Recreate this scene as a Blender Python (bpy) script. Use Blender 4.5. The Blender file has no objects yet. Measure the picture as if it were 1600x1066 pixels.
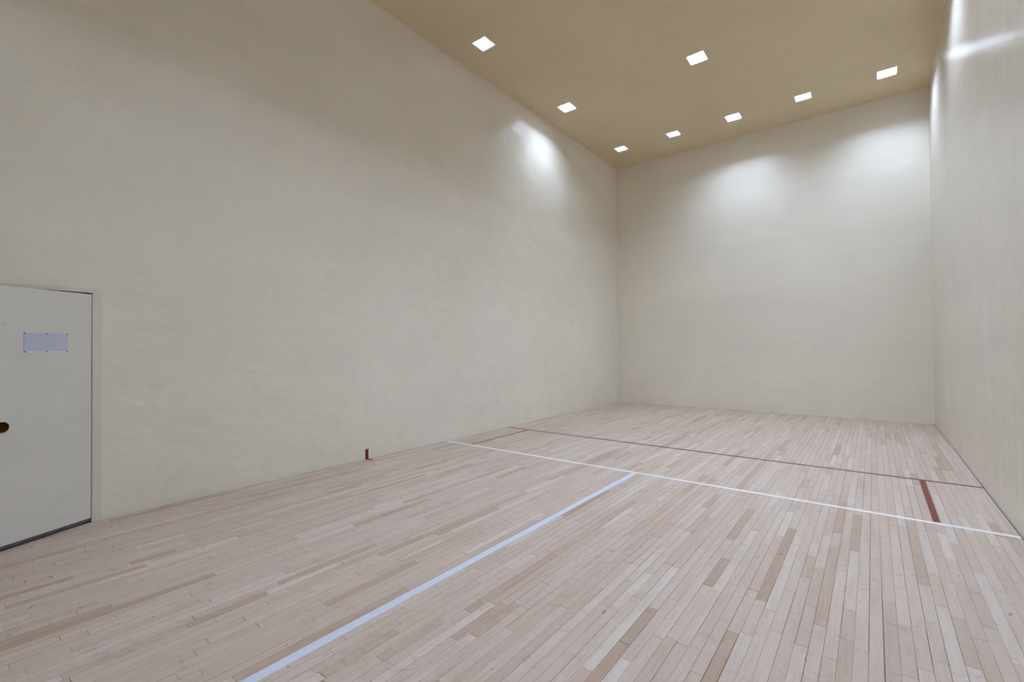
import bpy, bmesh, math, random
from mathutils import Matrix, Vector

random.seed(11)
W, L, H = 6.096, 12.19, 6.109          # court: x 0..W, y -L..0 (front wall at y = 0), z 0..H
C = bpy.context.scene.collection
scene = bpy.context.scene

# ------------------------------------------------------------------ camera
CAM = Vector((5.2395, -11.2021, 1.4525)); YAW, PITCH, ROLL, F = -0.6638, 0.0131, -0.0085, 720.67
cy, sy, cp, sp = math.cos(YAW), math.sin(YAW), math.cos(PITCH), math.sin(PITCH)
fwd = Vector((sy * cp, cy * cp, sp)); r0 = Vector((cy, -sy, 0)); u0 = r0.cross(fwd)
rgt = math.cos(ROLL) * r0 + math.sin(ROLL) * u0
upv = -math.sin(ROLL) * r0 + math.cos(ROLL) * u0
cam = bpy.data.cameras.new('camera'); cam.sensor_width = 36; cam.lens = 36 * F / 1600
cam.clip_start = 0.05
co = bpy.data.objects.new('camera', cam); C.objects.link(co)
co.matrix_world = Matrix(((rgt.x, upv.x, -fwd.x, CAM.x), (rgt.y, upv.y, -fwd.y, CAM.y),
                          (rgt.z, upv.z, -fwd.z, CAM.z), (0, 0, 0, 1)))
scene.camera = co

# ------------------------------------------------------------------ world and exposure
w = bpy.data.worlds.new('world'); scene.world = w; w.use_nodes = True
w.node_tree.nodes['Background'].inputs[0].default_value = (0.6, 0.65, 0.8, 1)
w.node_tree.nodes['Background'].inputs[1].default_value = 0.05
LAMP = 640.0        # emission of a lit lens
DIM = 1.7          # emission of a lens whose lamp is nearly out
LCOL = (0.79, 0.95, 1.24)
scene.view_settings.view_transform = 'Standard'; scene.view_settings.look = 'None'
scene.view_settings.exposure = 0.0; scene.view_settings.gamma = 1.0
scene.view_settings.use_curve_mapping = False
scene.cycles.max_bounces = 16; scene.cycles.diffuse_bounces = 14; scene.cycles.glossy_bounces = 6
scene.cycles.use_denoising = True; scene.cycles.sample_clamp_indirect = 10.0
scene.cycles.caustics_reflective = False

# ------------------------------------------------------------------ material helpers
def s2l(c):
    return tuple((v / 255 / 12.92) if v / 255 <= 0.04045 else ((v / 255 + 0.055) / 1.055) ** 2.4 for v in c) + (1,)

class NT:
    def __init__(s, name, rough=0.5, col=(200, 200, 200), spec=0.5, metal=0.0):
        s.m = bpy.data.materials.new(name); s.m.use_nodes = True; s.t = s.m.node_tree
        s.b = s.t.nodes['Principled BSDF']
        s.b.inputs['Base Color'].default_value = s2l(col); s.b.inputs['Roughness'].default_value = rough
        s.b.inputs['Specular IOR Level'].default_value = spec; s.b.inputs['Metallic'].default_value = metal
    def n(s, typ, **kw):
        n = s.t.nodes.new(typ)
        for k, v in kw.items(): setattr(n, k, v)
        return n
    def l(s, a, b): s.t.links.new(a, b)
    def pos(s, scale=(1, 1, 1), off=None):
        g = s.n('ShaderNodeNewGeometry'); m = s.n('ShaderNodeMapping'); m.inputs['Scale'].default_value = scale
        s.l(g.outputs['Position'], m.inputs['Vector'])
        if off is not None: s.l(off, m.inputs['Location'])
        return m.outputs[0]
    def noise(s, vec, scale=1.0, detail=3.0, rough=0.5, dist=0.0):
        n = s.n('ShaderNodeTexNoise'); n.inputs['Scale'].default_value = scale; n.inputs['Detail'].default_value = detail
        n.inputs['Roughness'].default_value = rough; n.inputs['Distortion'].default_value = dist
        s.l(vec, n.inputs['Vector']); return n.outputs['Fac']
    def ramp(s, fac, stops):
        r = s.n('ShaderNodeValToRGB'); e = r.color_ramp.elements
        e[0].position, e[0].color = stops[0][0], stops[0][1]; e[1].position, e[1].color = stops[-1][0], stops[-1][1]
        for p, c in stops[1:-1]:
            q = e.new(p); q.color = c
        s.l(fac, r.inputs[0]); return r.outputs[0]
    def mix(s, fac, a, b, mode='MIX'):
        m = s.n('ShaderNodeMix', data_type='RGBA', blend_type=mode)
        for sock, v in ((m.inputs['Factor'], fac), (m.inputs['A'], a), (m.inputs['B'], b)):
            pass
        ins = [m.inputs[0], m.inputs[6], m.inputs[7]]
        for i, v in zip(ins, (fac, a, b)):
            if isinstance(v, (int, float)): i.default_value = v
            elif isinstance(v, tuple): i.default_value = v
            else: s.l(v, i)
        return m.outputs[2]
    def math(s, op, a, b=0.0, c=0.0):
        m = s.n('ShaderNodeMath', operation=op)
        for i, v in enumerate((a, b, c)):
            if isinstance(v, (int, float)): m.inputs[i].default_value = v
            else: s.l(v, m.inputs[i])
        return m.outputs[0]
    def bump(s, h, strength=0.3, dist=0.01, prev=None):
        b = s.n('ShaderNodeBump'); b.inputs['Strength'].default_value = strength; b.inputs['Distance'].default_value = dist
        s.l(h, b.inputs['Height'])
        if prev is not None: s.l(prev, b.inputs['Normal'])
        return b.outputs[0]

BW = (1, 1, 1, 1); BB = (0, 0, 0, 1)

def wall_material(name, col, rough, wave=0.5, streak=0.0, marks=True, spec=0.5):
    k = NT(name, rough, col, spec)
    base = s2l(col)
    v = k.pos()
    # slow blotches of rolled-on paint, faint horizontal lap bands
    n1 = k.noise(v, 0.9, 5, 0.6)
    lighter = tuple(min(1, c * 1.035) for c in base[:3]) + (1,); darker = tuple(c * 0.965 for c in base[:3]) + (1,)
    colr = k.ramp(n1, [(0.3, darker), (0.7, lighter)])
    bands = k.noise(k.pos((0.15, 0.15, 3.2)), 1.0, 2, 0.4)
    colr = k.mix(0.5, colr, k.ramp(bands, [(0.35, (0.95, 0.95, 0.95, 1)), (0.65, (1, 1, 1, 1))]), 'MULTIPLY')
    grit = k.noise(v, 70, 3, 0.7)
    colr = k.mix(0.5, colr, k.ramp(grit, [(0.3, (0.93, 0.93, 0.93, 1)), (0.7, (1, 1, 1, 1))]), 'MULTIPLY')
    if marks:
        # ball marks: sparse small dark smudges, mostly below three metres
        vo = k.n('ShaderNodeTexVoronoi'); vo.inputs['Scale'].default_value = 1.7; vo.inputs['Randomness'].default_value = 1
        k.l(k.pos((1, 1, 1.3)), vo.inputs['Vector'])
        d = k.math('ADD', vo.outputs['Distance'], k.math('MULTIPLY', k.noise(v, 34, 3, 0.7), 0.05))
        spot = k.ramp(d, [(0.0, BW), (0.038, BW), (0.056, BB)])
        sc_ = k.n('ShaderNodeSeparateColor'); k.l(vo.outputs['Color'], sc_.inputs[0])
        z = k.n('ShaderNodeSeparateXYZ'); k.l(v, z.inputs[0])
        zl = k.n('ShaderNodeMapRange'); k.l(z.outputs[2], zl.inputs[0])
        zl.inputs[1].default_value = 0.3; zl.inputs[2].default_value = 4.2; zl.inputs[3].default_value = 0.75; zl.inputs[4].default_value = 0.0
        f = k.math('MULTIPLY', spot, k.math('MULTIPLY', sc_.outputs[0], zl.outputs[0]))
        colr = k.mix(k.math('MULTIPLY', f, 0.8), colr, s2l((95, 85, 80)))
        # a soft band of grey scuffing at playing height
        sm = k.noise(k.pos((1.4, 1.4, 2.2)), 2.6, 6, 0.72)
        sf = k.math('MULTIPLY', k.ramp(sm, [(0.52, BB), (0.74, BW)]), zl.outputs[0])
        colr = k.mix(k.math('MULTIPLY', sf, 0.16), colr, s2l((140, 128, 118)))
    k.l(colr, k.b.inputs['Base Color'])
    h = k.noise(k.pos((1, 1, 1.3)), 1.5, 3, 0.5)
    nb = k.bump(h, wave, 0.03)
    h2 = k.noise(k.pos((1, 1, 2.5)), 9, 3, 0.5)
    nb = k.bump(h2, wave * 0.5, 0.004, nb)
    if streak:
        h3 = k.noise(k.pos((2, 2, 0.12)), 2.6, 4, 0.6)
        nb = k.bump(h3, streak, 0.02, nb)
    nb = k.bump(k.noise(v, 160, 2, 0.5), 0.12, 0.002, nb)
    k.l(nb, k.b.inputs['Normal'])
    return k.m

WALLC = (230, 225, 212)
m_wall = wall_material('cream wall paint', WALLC, 0.32, 0.9)
m_front = wall_material('cream front wall paint', WALLC, 0.42, 0.35)
m_right = wall_material('cream right wall paint', (219, 214, 201), 0.25, 0.35, 0.35)
m_ceil = wall_material('ceiling paint', (218, 203, 174), 0.75, 0.2, 0, False, 0.25)
m_door = wall_material('door paint', (216, 215, 208), 0.5, 0.1, 0, True)
m_frame = wall_material('door frame paint', (221, 215, 203), 0.5, 0.5, 0, True)

def wood():
    k = NT('maple floorboards', 0.42, (190, 172, 156), 0.4)
    a = k.n('ShaderNodeAttribute'); a.attribute_name = 'tone'
    sc_ = k.n('ShaderNodeSeparateColor'); k.l(a.outputs['Color'], sc_.inputs[0])
    cb = k.n('ShaderNodeCombineXYZ'); k.l(k.math('MULTIPLY', sc_.outputs[2], 37.0), cb.inputs[2]); k.l(k.math('MULTIPLY', sc_.outputs[2], 13.0), cb.inputs[1])
    # board colour: pale greyish pink to straw to tan
    col = k.ramp(sc_.outputs[0], [(0.0, s2l((170, 147, 127))), (0.14, s2l((181, 161, 145))), (0.35, s2l((190, 174, 160))),
                                  (0.7, s2l((196, 182, 169))), (1.0, s2l((205, 195, 185)))])
    g = k.noise(k.pos((55, 2.2, 1), cb.outputs[0]), 1.0, 5, 0.65, 0.6)
    col = k.mix(0.75, col, k.ramp(g, [(0.25, (0.80, 0.755, 0.71, 1)), (0.55, (1, 1, 1, 1))]), 'MULTIPLY')
    g2 = k.noise(k.pos((9, 1.6, 1), cb.outputs[0]), 1.0, 4, 0.6, 1.2)
    col = k.mix(0.7, col, k.ramp(g2, [(0.28, (0.88, 0.83, 0.78, 1)), (0.6, (1, 1, 1, 1))]), 'MULTIPLY')
    # wear and dust over the whole court, dark heel scuffs
    d1 = k.noise(k.pos(), 1.3, 6, 0.65)
    col = k.mix(k.math('MULTIPLY', k.ramp(d1, [(0.35, BB), (0.7, BW)]), 0.30), col, s2l((190, 172, 160)))
    d2 = k.noise(k.pos((1, 1, 1)), 7, 6, 0.75, 1.5)
    col = k.mix(k.math('MULTIPLY', k.ramp(d2, [(0.56, BB), (0.74, BW)]), 0.45), col, s2l((124, 106, 96)))
    fine = k.noise(k.pos((60, 30, 1)), 1.0, 4, 0.8)
    col = k.mix(0.6, col, k.ramp(fine, [(0.3, (0.86, 0.84, 0.82, 1)), (0.62, (1.03, 1.03, 1.03, 1))]), 'MULTIPLY')
    # amber finish left in streaks along the grain
    am = k.noise(k.pos((7, 0.9, 1), cb.outputs[0]), 1.0, 4, 0.6, 0.8)
    col = k.mix(k.math('MULTIPLY', k.ramp(am, [(0.56, BB), (0.78, BW)]), 0.38), col, s2l((170, 138, 104)))
    # crooked hairline scratches
    wv = k.noise(k.pos((1, 1, 1)), 2.2, 3, 0.55, 2.5)
    hair = k.math('ABSOLUTE', k.math('SUBTRACT', wv, 0.5))
    hm = k.math('MULTIPLY', k.ramp(hair, [(0.0, BW), (0.006, BB)]), k.ramp(k.noise(k.pos(), 1.9, 4, 0.7), [(0.50, BB), (0.60, BW)]))
    col = k.mix(k.math('MULTIPLY', hm, 0.35), col, s2l((110, 94, 86)))
    for sx, sy_, sc2, rot in ((3.2, 1.1, 2.3, 0.6), (1.0, 3.4, 2.9, -0.5)):
        vo = k.n('ShaderNodeTexVoronoi'); vo.inputs['Scale'].default_value = sc2
        gp = k.n('ShaderNodeNewGeometry'); mp = k.n('ShaderNodeMapping'); mp.inputs['Scale'].default_value = (sx, sy_, 1); mp.inputs['Rotation'].default_value = (0, 0, rot)
        k.l(gp.outputs['Position'], mp.inputs['Vector'])
        wob = k.n('ShaderNodeTexNoise'); wob.inputs['Scale'].default_value = 18; k.l(gp.outputs['Position'], wob.inputs['Vector'])
        ad = k.n('ShaderNodeVectorMath', operation='MULTIPLY_ADD'); k.l(wob.outputs['Color'], ad.inputs[0]); ad.inputs[1].default_value = (0.12, 0.12, 0); k.l(mp.outputs[0], ad.inputs[2])
        k.l(ad.outputs[0], vo.inputs['Vector'])
        col = k.mix(k.math('MULTIPLY', k.ramp(vo.outputs['Distance'], [(0.0, BW), (0.035, BW), (0.06, BB)]), 0.6), col, s2l((92, 76, 70)))
    k.l(col, k.b.inputs['Base Color'])
    k.l(k.ramp(g2, [(0.2, (0.36, 0.36, 0.36, 1)), (0.8, (0.52, 0.52, 0.52, 1))]), k.b.inputs['Roughness'])
    nb = k.bump(g, 0.12, 0.0006)
    nb = k.bump(d1, 0.1, 0.01, nb)
    k.l(nb, k.b.inputs['Normal'])
    return k.m
m_wood = wood()

def paint(name, col, wear, rough=0.45):
    k = NT(name, rough, col)
    n = k.noise(k.pos(), 42, 4, 0.7)
    c = k.mix(k.ramp(n, [(0.45, BB), (0.80, (0.5, 0.5, 0.5, 1))]), s2l(col), s2l(wear))
    # board joints showing through the film
    n2 = k.noise(k.pos((17.5, 1.0, 1)), 1.0, 1, 0.3)
    c = k.mix(k.ramp(n2, [(0.30, (0.25, 0.25, 0.25, 1)), (0.40, BB)]), c, s2l(wear))
    k.l(c, k.b.inputs['Base Color']); return k.m
m_white = paint('white line paint', (234, 233, 235), (208, 203, 202))
m_blue = paint('pale blue tape', (204, 210, 226), (184, 188, 202))
m_redp = paint('red line paint', (116, 36, 33), (98, 34, 32))
m_redd = paint('dark worn red line paint', (98, 42, 37), (78, 38, 34))
m_redt = paint('deep red tape', (96, 4, 14), (66, 2, 8), 0.4)
m_dark = NT('dark subfloor', 0.9, (40, 30, 25)).m
m_grey = NT('corridor concrete', 0.8, (120, 120, 130)).m

def metal(name, col, rough, spec_noise=40):
    k = NT(name, rough, col, 0.5, 1.0)
    n = k.noise(k.pos(), spec_noise, 4, 0.6)
    k.l(k.ramp(n, [(0.3, tuple(c * 0.7 for c in s2l(col)[:3]) + (1,)), (0.7, s2l(col))]), k.b.inputs['Base Color'])
    return k.m
m_bronze = metal('dark bronze', (66, 42, 20), 0.5)
m_sweep = metal('grey aluminium strip', (128, 124, 136), 0.5)
m_screw = metal('dark screw', (70, 66, 66), 0.5)
k = NT('frosted acrylic', 0.3, (192, 196, 216))
k.l(k.mix(0.35, s2l((192, 196, 216)), k.ramp(k.noise(k.pos(), 6, 2), [(0.35, s2l((184, 188, 210))), (0.65, s2l((202, 205, 222)))])), k.b.inputs['Base Color'])
m_sign = k.m
m_cap = NT('pale strip', 0.6, (226, 226, 240)).m
k = NT('white lamp housing', 0.55, (245, 245, 245))
k.l(k.ramp(k.noise(k.pos(), 12, 2), [(0.3, s2l((238, 238, 240))), (0.7, s2l((250, 250, 250)))]), k.b.inputs['Base Color']); m_house = k.m

def emis(name, strength):
    k = NT(name, 0.4, (240, 240, 240)); k.b.inputs['Emission Color'].default_value = LCOL + (1,)
    k.b.inputs['Emission Strength'].default_value = strength; return k.m
m_on = emis('lit lamp lens', LAMP)
m_soft = emis('softer lit lamp lens', LAMP * 0.62)
m_half = emis('dim lamp lens', DIM)

# ------------------------------------------------------------------ mesh helpers
def box(bm, a, b):
    x0, y0, z0 = a; x1, y1, z1 = b
    v = [bm.verts.new(p) for p in ((x0, y0, z0), (x1, y0, z0), (x1, y1, z0), (x0, y1, z0), (x0, y0, z1), (x1, y0, z1), (x1, y1, z1), (x0, y1, z1))]
    for f in ((0, 3, 2, 1), (4, 5, 6, 7), (0, 1, 5, 4), (1, 2, 6, 5), (2, 3, 7, 6), (3, 0, 4, 7)):
        bm.faces.new([v[i] for i in f])

def obj(name, bm, mat, parent=None, loc=None, smooth=False, **props):
    me = bpy.data.meshes.new(name)
    bmesh.ops.recalc_face_normals(bm, faces=bm.faces); bm.to_mesh(me); bm.free()
    me.materials.append(mat)
    if smooth:
        for p in me.polygons: p.use_smooth = True
    o = bpy.data.objects.new(name, me); C.objects.link(o)
    if loc is not None: o.location = loc
    if parent is not None: o.parent = parent
    for k_, v_ in props.items(): o[k_] = v_
    return o

def boxes(name, lst, mat, parent=None, bevel=0.0, **props):
    bm = bmesh.new()
    for a, b in lst: box(bm, a, b)
    if bevel: bmesh.ops.bevel(bm, geom=bm.edges[:], offset=bevel, segments=2, affect='EDGES')
    return obj(name, bm, mat, parent, **props)

def lathe(name, prof, mat, parent=None, axis='Y', seg=32, loc=(0, 0, 0), **props):
    bm = bmesh.new(); rings = []
    for r, h in prof:
        ring = []
        for i in range(seg):
            a = 2 * math.pi * i / seg
            p = (r * math.cos(a), h, r * math.sin(a)) if axis == 'Y' else (r * math.cos(a), r * math.sin(a), h)
            ring.append(bm.verts.new(p))
        rings.append(ring)
    for A, B in zip(rings, rings[1:]):
        for i in range(seg): bm.faces.new((A[i], A[(i + 1) % seg], B[(i + 1) % seg], B[i]))
    bm.faces.new(rings[0]); bm.faces.new(rings[-1])
    return obj(name, bm, mat, parent, loc, True, **props)

# ------------------------------------------------------------------ shell
DY0, DY1, DZ = -10.985, -10.312, 1.945       # door opening in the left wall
T = 0.15
ST = dict(kind='structure')
boxes('wall_left', [((-T, DY1, -0.02), (0, T, H + 0.3)), ((-T, -L - T, -0.02), (0, DY0, H + 0.3)), ((-T, DY0, DZ), (0, DY1, H + 0.3))], m_wall, **ST)
boxes('wall_front', [((0, 0, -0.02), (W, T, H + 0.3))], m_front, **ST)
boxes('wall_right', [((W, -L - T, -0.02), (W + T, T, H + 0.3))], m_right, **ST)
boxes('wall_back', [((0, -L - T, -0.02), (W, -L, H + 0.3))], m_wall, **ST)
# corridor behind the open door
boxes('wall_corridor', [((-1.5, -11.8, -0.02), (-1.4, -9.6, 2.5)), ((-1.4, -11.9, -0.02), (-T, -11.8, 2.5)), ((-1.4, -9.6, -0.02), (-T, -9.5, 2.5)),
                        ((-1.5, -11.9, 2.5), (-T, -9.5, 2.6))], m_grey, **ST)
boxes('floor_corridor', [((-1.5, -11.9, -0.04), (-T, -9.5, -0.02)), ((-T, DY0, -0.04), (0.0, DY1, -0.004))], m_grey, **ST)

# ceiling: two plaster fields that meet at a joint, with square openings for the lights
LIT = 0.26; DEP = 0.148
lights = [  # x, y, lit, label
 (0.628, -1.062, 0, 'small white square ceiling light nearest the front left corner, far end of its row'),
 (1.848, -1.038, 0, 'white square ceiling light second from the left in the row along the front wall'),
 (3.061, -1.012, 1, 'bright glaring square ceiling light in the middle of the row along the front wall'),
 (4.272, -1.012, 0, 'plain white square ceiling light second from the right wall in the front row'),
 (5.499, -1.010, 1, 'bright square ceiling light nearest the front right corner beside the right wall'),
 (0.614, -3.486, 0.66, 'bright square ceiling light that throws the pale glow on the left wall'),
 (3.063, -3.490, 1, 'bright square ceiling light alone in mid ceiling, right of the left wall pair'),
 (5.50, -3.49, 1, 'bright square ceiling light above the right wall glare, out of the frame'),
 (0.601, -5.913, 0, 'largest white square ceiling light, nearest the camera along the left wall, lamp visible inside'),
 (3.06, -5.92, 1, 'square ceiling light over the short line, middle of the court, out of the frame'),
 (5.50, -5.92, 1, 'square ceiling light over the short line beside the right wall, out of the frame'),
 (0.61, -8.35, 0, 'square ceiling light in the rear court beside the left wall, out of the frame'),
 (3.06, -8.35, 1, 'square ceiling light in the middle of the rear court, out of the frame'),
 (5.50, -8.35, 1, 'square ceiling light in the rear court beside the right wall, out of the frame'),
 (3.06, -10.8, 1, 'added square ceiling light behind the camera near the back wall, unseen'),  # unseen lamp added to brighten the rear of the left wall
]
SEAM = -4.925
def field(y0, y1):
    hs = [l for l in lights if y0 < l[1] < y1]
    h = LIT / 2
    ys = sorted({y0, y1} | {round(l[1] - h, 4) for l in hs} | {round(l[1] + h, 4) for l in hs})
    out = []
    for a, b in zip(ys, ys[1:]):
        if b - a < 1e-4: continue
        m = (a + b) / 2
        inside = sorted([l for l in hs if abs(l[1] - m) < h])
        x = 0.0
        for l in inside:
            out.append(((x, a, H), (l[0] - h, b, H + 0.02))); x = l[0] + h
        out.append(((x, a, H), (W, b, H + 0.02)))
    return out
root = boxes('ceiling', [((0, -L, H + 0.16), (W, 0, H + 0.3))], m_ceil, **ST)
boxes('ceiling_panel', field(SEAM + 0.002, 0.0), m_ceil, root)
boxes('ceiling_panel', field(-L, SEAM - 0.002), m_ceil, root)
lathe('blank_cover', [(0.07, 0.0), (0.068, -0.002), (0.01, -0.0025)], m_ceil, root, 'Z', 28, (2.44, -5.37, H))

# ------------------------------------------------------------------ door
ANG = math.radians(-65)
door = boxes('door_1', [((0.002, -0.045, 0.036), (0.668, 0, 1.932))], m_door, None, 0.002, **ST)
door.location = (0, DY1, 0); door.rotation_euler = (0, 0, ANG)
boxes('door_sweep', [((0.004, -0.038, 0.010), (0.666, -0.004, 0.036)), ((0.004, -0.004, 0.017), (0.666, 0.001, 0.035))], m_sweep, door, 0.001, label='grey metal strip under the door')
lathe('door_pull', [(0.0395, -0.002), (0.0395, 0.004), (0.036, 0.008), (0.032, 0.007), (0.028, 0.002), (0.012, 0.0008)], m_bronze, door, 'Y', 40, (0.587, 0, 0.899), label='round dark bronze recessed door pull')
for z in (0.25, 0.97, 1.70):
    lathe('hinge', [(0.006, -0.045), (0.006, 0.045)], m_bronze, door, 'Z', 12, (-0.001, -0.05, z))

# frame: softly rounded plaster-painted architrave round the opening
def tube_strip(name, pts, mat, parent=None, **props):
    """rounded moulding of 60 mm x 5 mm swept in the left wall plane; pts = closed (y, z) outline"""
    bm = bmesh.new()
    f = bm.faces.new([bm.verts.new((0.0, y, z)) for y, z in pts])
    r = bmesh.ops.extrude_face_region(bm, geom=[f])
    vs = [e for e in r['geom'] if isinstance(e, bmesh.types.BMVert)]
    bmesh.ops.translate(bm, verts=vs, vec=(0.010, 0, 0))
    bmesh.ops.bevel(bm, geom=[e for e in bm.edges if all(v.co.x > 0.009 for v in e.verts)], offset=0.003, segments=2, affect='EDGES')
    return obj(name, bm, mat, parent, **props)
y1 = DY1 + 0.001; ow = 0.062; hz = DZ + 0.034
arc = [(y1 + ow - 0.035 + 0.035 * math.cos(a), hz - 0.035 + 0.035 * math.sin(a)) for a in [math.pi / 2 * i / 6 for i in range(7)]]
outl = [(y1, 0.0), (y1 + ow, 0.0)] + arc + [(DY0 - ow, hz), (DY0 - ow, 0.0), (DY0, 0.0), (DY0, DZ), (y1, DZ)]
tr = tube_strip('trim_1', outl, m_frame, **ST)
# ragged bead of old filler along the head of the frame
bm = bmesh.new(); prev = None; nseg = 60
for i in range(nseg + 1):
    y = y1 + ow - 0.03 - i * (0.78 / nseg); z = hz + 0.001 + random.uniform(-0.0025, 0.0025)
    r = 0.0035 + random.uniform(-0.0012, 0.002)
    ring = [bm.verts.new((max(0, 0.001 + 1.2 * r * math.cos(a)), y, z + r * math.sin(a))) for a in [2 * math.pi * j / 6 for j in range(6)]]
    if prev:
        for j in range(6): bm.faces.new((prev[j], prev[(j + 1) % 6], ring[(j + 1) % 6], ring[j]))
    prev = ring
obj('filler_bead', bm, m_frame, tr, None, True)

# sign plate on the door (top-level thing; stands in the door's plane)
def door_pt(s, t, z): return (0 + s * math.cos(ANG) - t * math.sin(ANG), DY1 + s * math.sin(ANG) + t * math.cos(ANG), z)
sign = bpy.data.objects.new('sign_plate', None); C.objects.link(sign)
sign.location = door_pt(0.3215, 0.0, 1.44); sign.rotation_euler = (0, 0, ANG)
sign['label'] = 'blank pale blue rectangular plate screwed to the cream door'; sign['category'] = 'sign'
boxes('plate', [((-0.143, 0.0005, 0.002), (0.143, 0.0035, 0.153))], m_sign, sign, 0.0006)
boxes('pale_strip', [((-0.139, 0.0035, 0.0), (0.118, 0.0042, 0.0105))], m_cap, sign, label='pale edge strip')  # paler band along the bottom edge of the plate
for sx in (-0.139, 0.0, 0.139):
    for z in (0.008, 0.148):
        lathe('screw', [(0.0045, 0.003), (0.0045, 0.0055), (0.002, 0.0065)], m_screw, sign, 'Y', 12, (sx, 0, z))

# ------------------------------------------------------------------ floor: every board is a piece
floor = boxes('floor', [((0, -L, -0.06), (W, 0, -0.020))], m_dark, **ST)
BWID = 0.0571
def vis(x, y):
    d = Vector((x, y, 0)) - CAM; q = d.dot(fwd)
    if q < 0.2: return 0
    px = 800 + F * d.dot(rgt) / q; py = 533 - F * d.dot(upv) / q
    return (1 / q ** 3) if (-5 < px < 1605 and py < 1072) else 0
boards = []
x = 0.007
while x < W - 0.01:
    x2 = min(x + BWID, W - 0.007)
    y = -L + 0.006 - random.uniform(0, 0.7); first = True
    while y < -0.008:
        ln = random.choice((random.uniform(0.25, 0.55), random.uniform(0.45, 0.95), random.uniform(0.8, 1.5)))
        y2 = y + ln
        a, b = max(y, -L + 0.006), min(y2, -0.007)
        if b > -L + 0.05 and b - a > 0.02:
            n = max(2, int((b - a) / 0.1))
            sc_ = sum(vis((x + x2) / 2, a + (b - a) * (i + 0.5) / n) for i in range(n)) / n * (b - a) * (x2 - x)
            t = random.random()
            tone = random.uniform(0.0, 0.16) if t < 0.085 else (random.uniform(0.2, 0.5) if t < 0.42 else (random.uniform(0.45, 0.8) if t < 0.9 else random.uniform(0.85, 1)))
            boards.append((sc_, x, x2, a, b, tone, random.random()))
        y = y2
    x = x2
boards.sort(key=lambda q: -q[0])
def board_geo(x0, x1, y0, y1):
    """a plank: sides, narrow eased edges, top; ten vertices rings of four"""
    g = lambda: random.choice((0.0002, 0.0003, 0.0004, 0.0005, 0.0008, 0.0013))
    x0 += g(); x1 -= g(); y0 += g() * 1.3; y1 -= g() * 1.3; zt = random.uniform(-0.0002, 0.0); e = 0.0006
    vs = [(x0, y0, -0.02), (x1, y0, -0.02), (x1, y1, -0.02), (x0, y1, -0.02),
          (x0, y0, zt - e), (x1, y0, zt - e), (x1, y1, zt - e), (x0, y1, zt - e),
          (x0 + e, y0 + e, zt), (x1 - e, y0 + e, zt), (x1 - e, y1 - e, zt), (x0 + e, y1 - e, zt)]
    fs = [(8, 9, 10, 11)]
    for o in (0, 4):
        for i in range(4): fs.append((o + i, o + (i + 1) % 4, o + 4 + (i + 1) % 4, o + 4 + i))
    return vs, fs
def add_tone(me, tones):
    at = me.color_attributes.new('tone', 'FLOAT_COLOR', 'CORNER')
    buf = []
    for p, t in zip(me.polygons, tones): buf += list(t) * p.loop_total
    at.data.foreach_set('color', buf)
for q in boards[:300]:
    vs, fs = board_geo(*q[1:5]); cx, cyy = (q[1] + q[2]) / 2, (q[3] + q[4]) / 2
    me = bpy.data.meshes.new('floorboard'); me.from_pydata([(a - cx, b - cyy, c) for a, b, c in vs], [], fs)
    add_tone(me, [(q[5], 0, q[6], 1)] * len(fs)); me.materials.append(m_wood)
    o = bpy.data.objects.new('floorboard', me); C.objects.link(o); o.parent = floor; o.location = (cx, cyy, 0)
V, Fc, TN = [], [], []
for q in boards[300:]:
    vs, fs = board_geo(*q[1:5]); k0 = len(V); V += vs; Fc += [tuple(i + k0 for i in f) for f in fs]; TN += [(q[5], 0, q[6], 1)] * len(fs)
me = bpy.data.meshes.new('floorboards'); me.from_pydata(V, [], Fc); add_tone(me, TN); me.materials.append(m_wood)
o = bpy.data.objects.new('floorboards', me); C.objects.link(o); o.parent = floor; o['kind'] = 'stuff'

# ------------------------------------------------------------------ court lines
def line(name, a, b, wd, mat, z1=0.0008, **props):
    ax, ay = a; bx, by = b; d = Vector((bx - ax, by - ay)).normalized(); n = Vector((-d.y, d.x)) * wd / 2
    bm = bmesh.new(); ln = (Vector(b) - Vector(a)).length; N = max(2, int(ln / 0.15)); rows = []
    for i in range(N + 1):
        p = Vector(a) + d * ln * i / N; j = random.uniform(-0.0006, 0.0006)
        rows.append([bm.verts.new((p.x + n.x * s + j, p.y + n.y * s + j, z)) for s, z in ((-1, 0.0), (-0.97, z1), (0.97, z1), (1, 0.0))])
    for A, B in zip(rows, rows[1:]):
        for i in range(3): bm.faces.new((A[i], A[i + 1], B[i + 1], B[i]))
        bm.faces.new((A[3], A[0], B[0], B[3]))
    bm.faces.new(rows[0]); bm.faces.new(rows[-1])
    return obj(name, bm, mat, **props)
def lab(t, c, g=None):
    d = dict(label=t, category=c)
    if g: d['group'] = g
    return d
line('court_line', (0.012, -6.165), (W - 0.008, -6.149), 0.045, m_white, **lab('long white line crossing the whole wooden floor from wall to wall', 'line'))
line('court_line', (3.072, -6.195), (3.066, -L + 0.01), 0.058, m_blue, 0.0006, **lab('wide pale blue centre line running from the white cross line towards the camera', 'line'))
line('court_line', (0.012, -4.652), (W - 0.006, -4.640), 0.054, m_redd, **lab('long thin red line crossing the floor nearest the front wall', 'line'))
line('court_line', (0.468, -4.675), (0.484, -6.135), 0.042, m_redp, 0.0006, **lab('short red line beside the left wall joining the long red and white lines', 'line'))
line('court_line', (5.630, -4.665), (5.628, -6.120), 0.046, m_redp, 0.0006, **lab('short wide red line beside the right wall joining the long red and white lines', 'line'))
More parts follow.
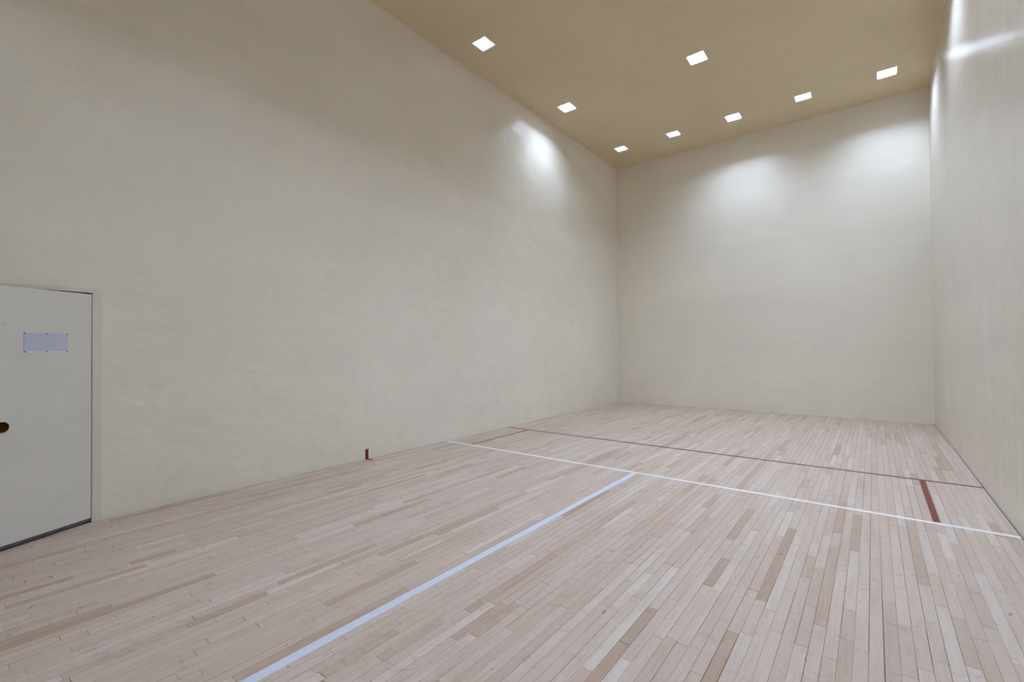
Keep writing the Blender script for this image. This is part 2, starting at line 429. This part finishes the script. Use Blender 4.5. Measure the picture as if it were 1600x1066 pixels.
# red tape marker: up the left wall and out on to the floor
bm = bmesh.new(); pr = [(0.001, 0.133), (0.001, 0.08), (0.001, 0.03), (0.002, 0.003), (0.012, 0.001), (0.06, 0.001), (0.115, 0.001)]
y0, y1m = -7.632, -7.586; rows = []
for i, (xx, zz) in enumerate(pr):
    up = i < 4
    off = (0.0009, 0) if up else (0, 0.0009)
    j = random.uniform(-0.001, 0.001)
    y0 = -7.632 if up else -7.632 + 0.012 * min(1, i - 3)
    y1m = -7.586 if up else -7.584
    rows.append([bm.verts.new(p) for p in ((xx, y0 + j, zz), (xx + off[0], y0 + j, zz + off[1]), (xx + off[0], y1m + j, zz + off[1]), (xx, y1m + j, zz))])
for A, B in zip(rows, rows[1:]):
    for i in range(4): bm.faces.new((A[i], A[(i + 1) % 4], B[(i + 1) % 4], B[i]))
bm.faces.new(rows[0]); bm.faces.new(rows[-1])
obj('tape_marker', bm, m_redt, **lab('short dark red tape mark standing up the left wall at floor level', 'tape'))

# ------------------------------------------------------------------ ceiling lights
def make_light(lit):
    t = bpy.data.objects.new('ceiling_light', None); C.objects.link(t)
    h = LIT / 2; e = 0.0; th = 0.006
    boxes('housing', [((-h, -h, 0.001), (-h + th, h, DEP)), ((h - th, -h, 0.001), (h, h, DEP)), ((-h + th, -h, 0.001), (h - th, -h + th, DEP)), ((-h + th, h - th, 0.001), (h - th, h, DEP)), ((-h, -h, DEP), (h, h, DEP + 0.01))], m_house, t)
    f = h + 0.006
    boxes('frame', [((-f, -f, -0.003), (-h + 0.004, f, 0)), ((h - 0.004, -f, -0.003), (f, f, 0)), ((-h + 0.004, -f, -0.003), (h - 0.004, -h + 0.004, 0)), ((-h + 0.004, h - 0.004, -0.003), (h - 0.004, f, 0))], m_house, t)
    if lit:
        bm = bmesh.new(); box(bm, (-0.085, -0.085, DEP - 0.03), (0.085, 0.085, DEP - 0.004))
        bmesh.ops.bevel(bm, geom=bm.edges[:], offset=0.008, segments=2, affect='EDGES')
        obj('lamp', bm, m_on if lit == 1 else m_soft, t)
    else:
        boxes('lens', [((-h + th, -h + th, 0.022), (h - th, h - th, 0.028))], m_half, t)
        lathe('lens_clip', [(0.008, 0.022), (0.008, 0.014), (0.004, 0.012)], m_screw, t, 'Z', 12, (0.01, -0.02, 0))
    return t
protos = {}
def dup(src):
    r = src.copy(); C.objects.link(r)
    for ch in list(src.children):
        c = ch.copy(); C.objects.link(c); c.parent = r
    return r
for x_, y_, lit, lb in lights:
    if lit not in protos: t = protos[lit] = make_light(lit)
    else: t = dup(protos[lit])
    t.location = (x_, y_, H)
    t['label'] = lb; t['category'] = 'ceiling light'; t['group'] = 'square recessed ceiling lights'
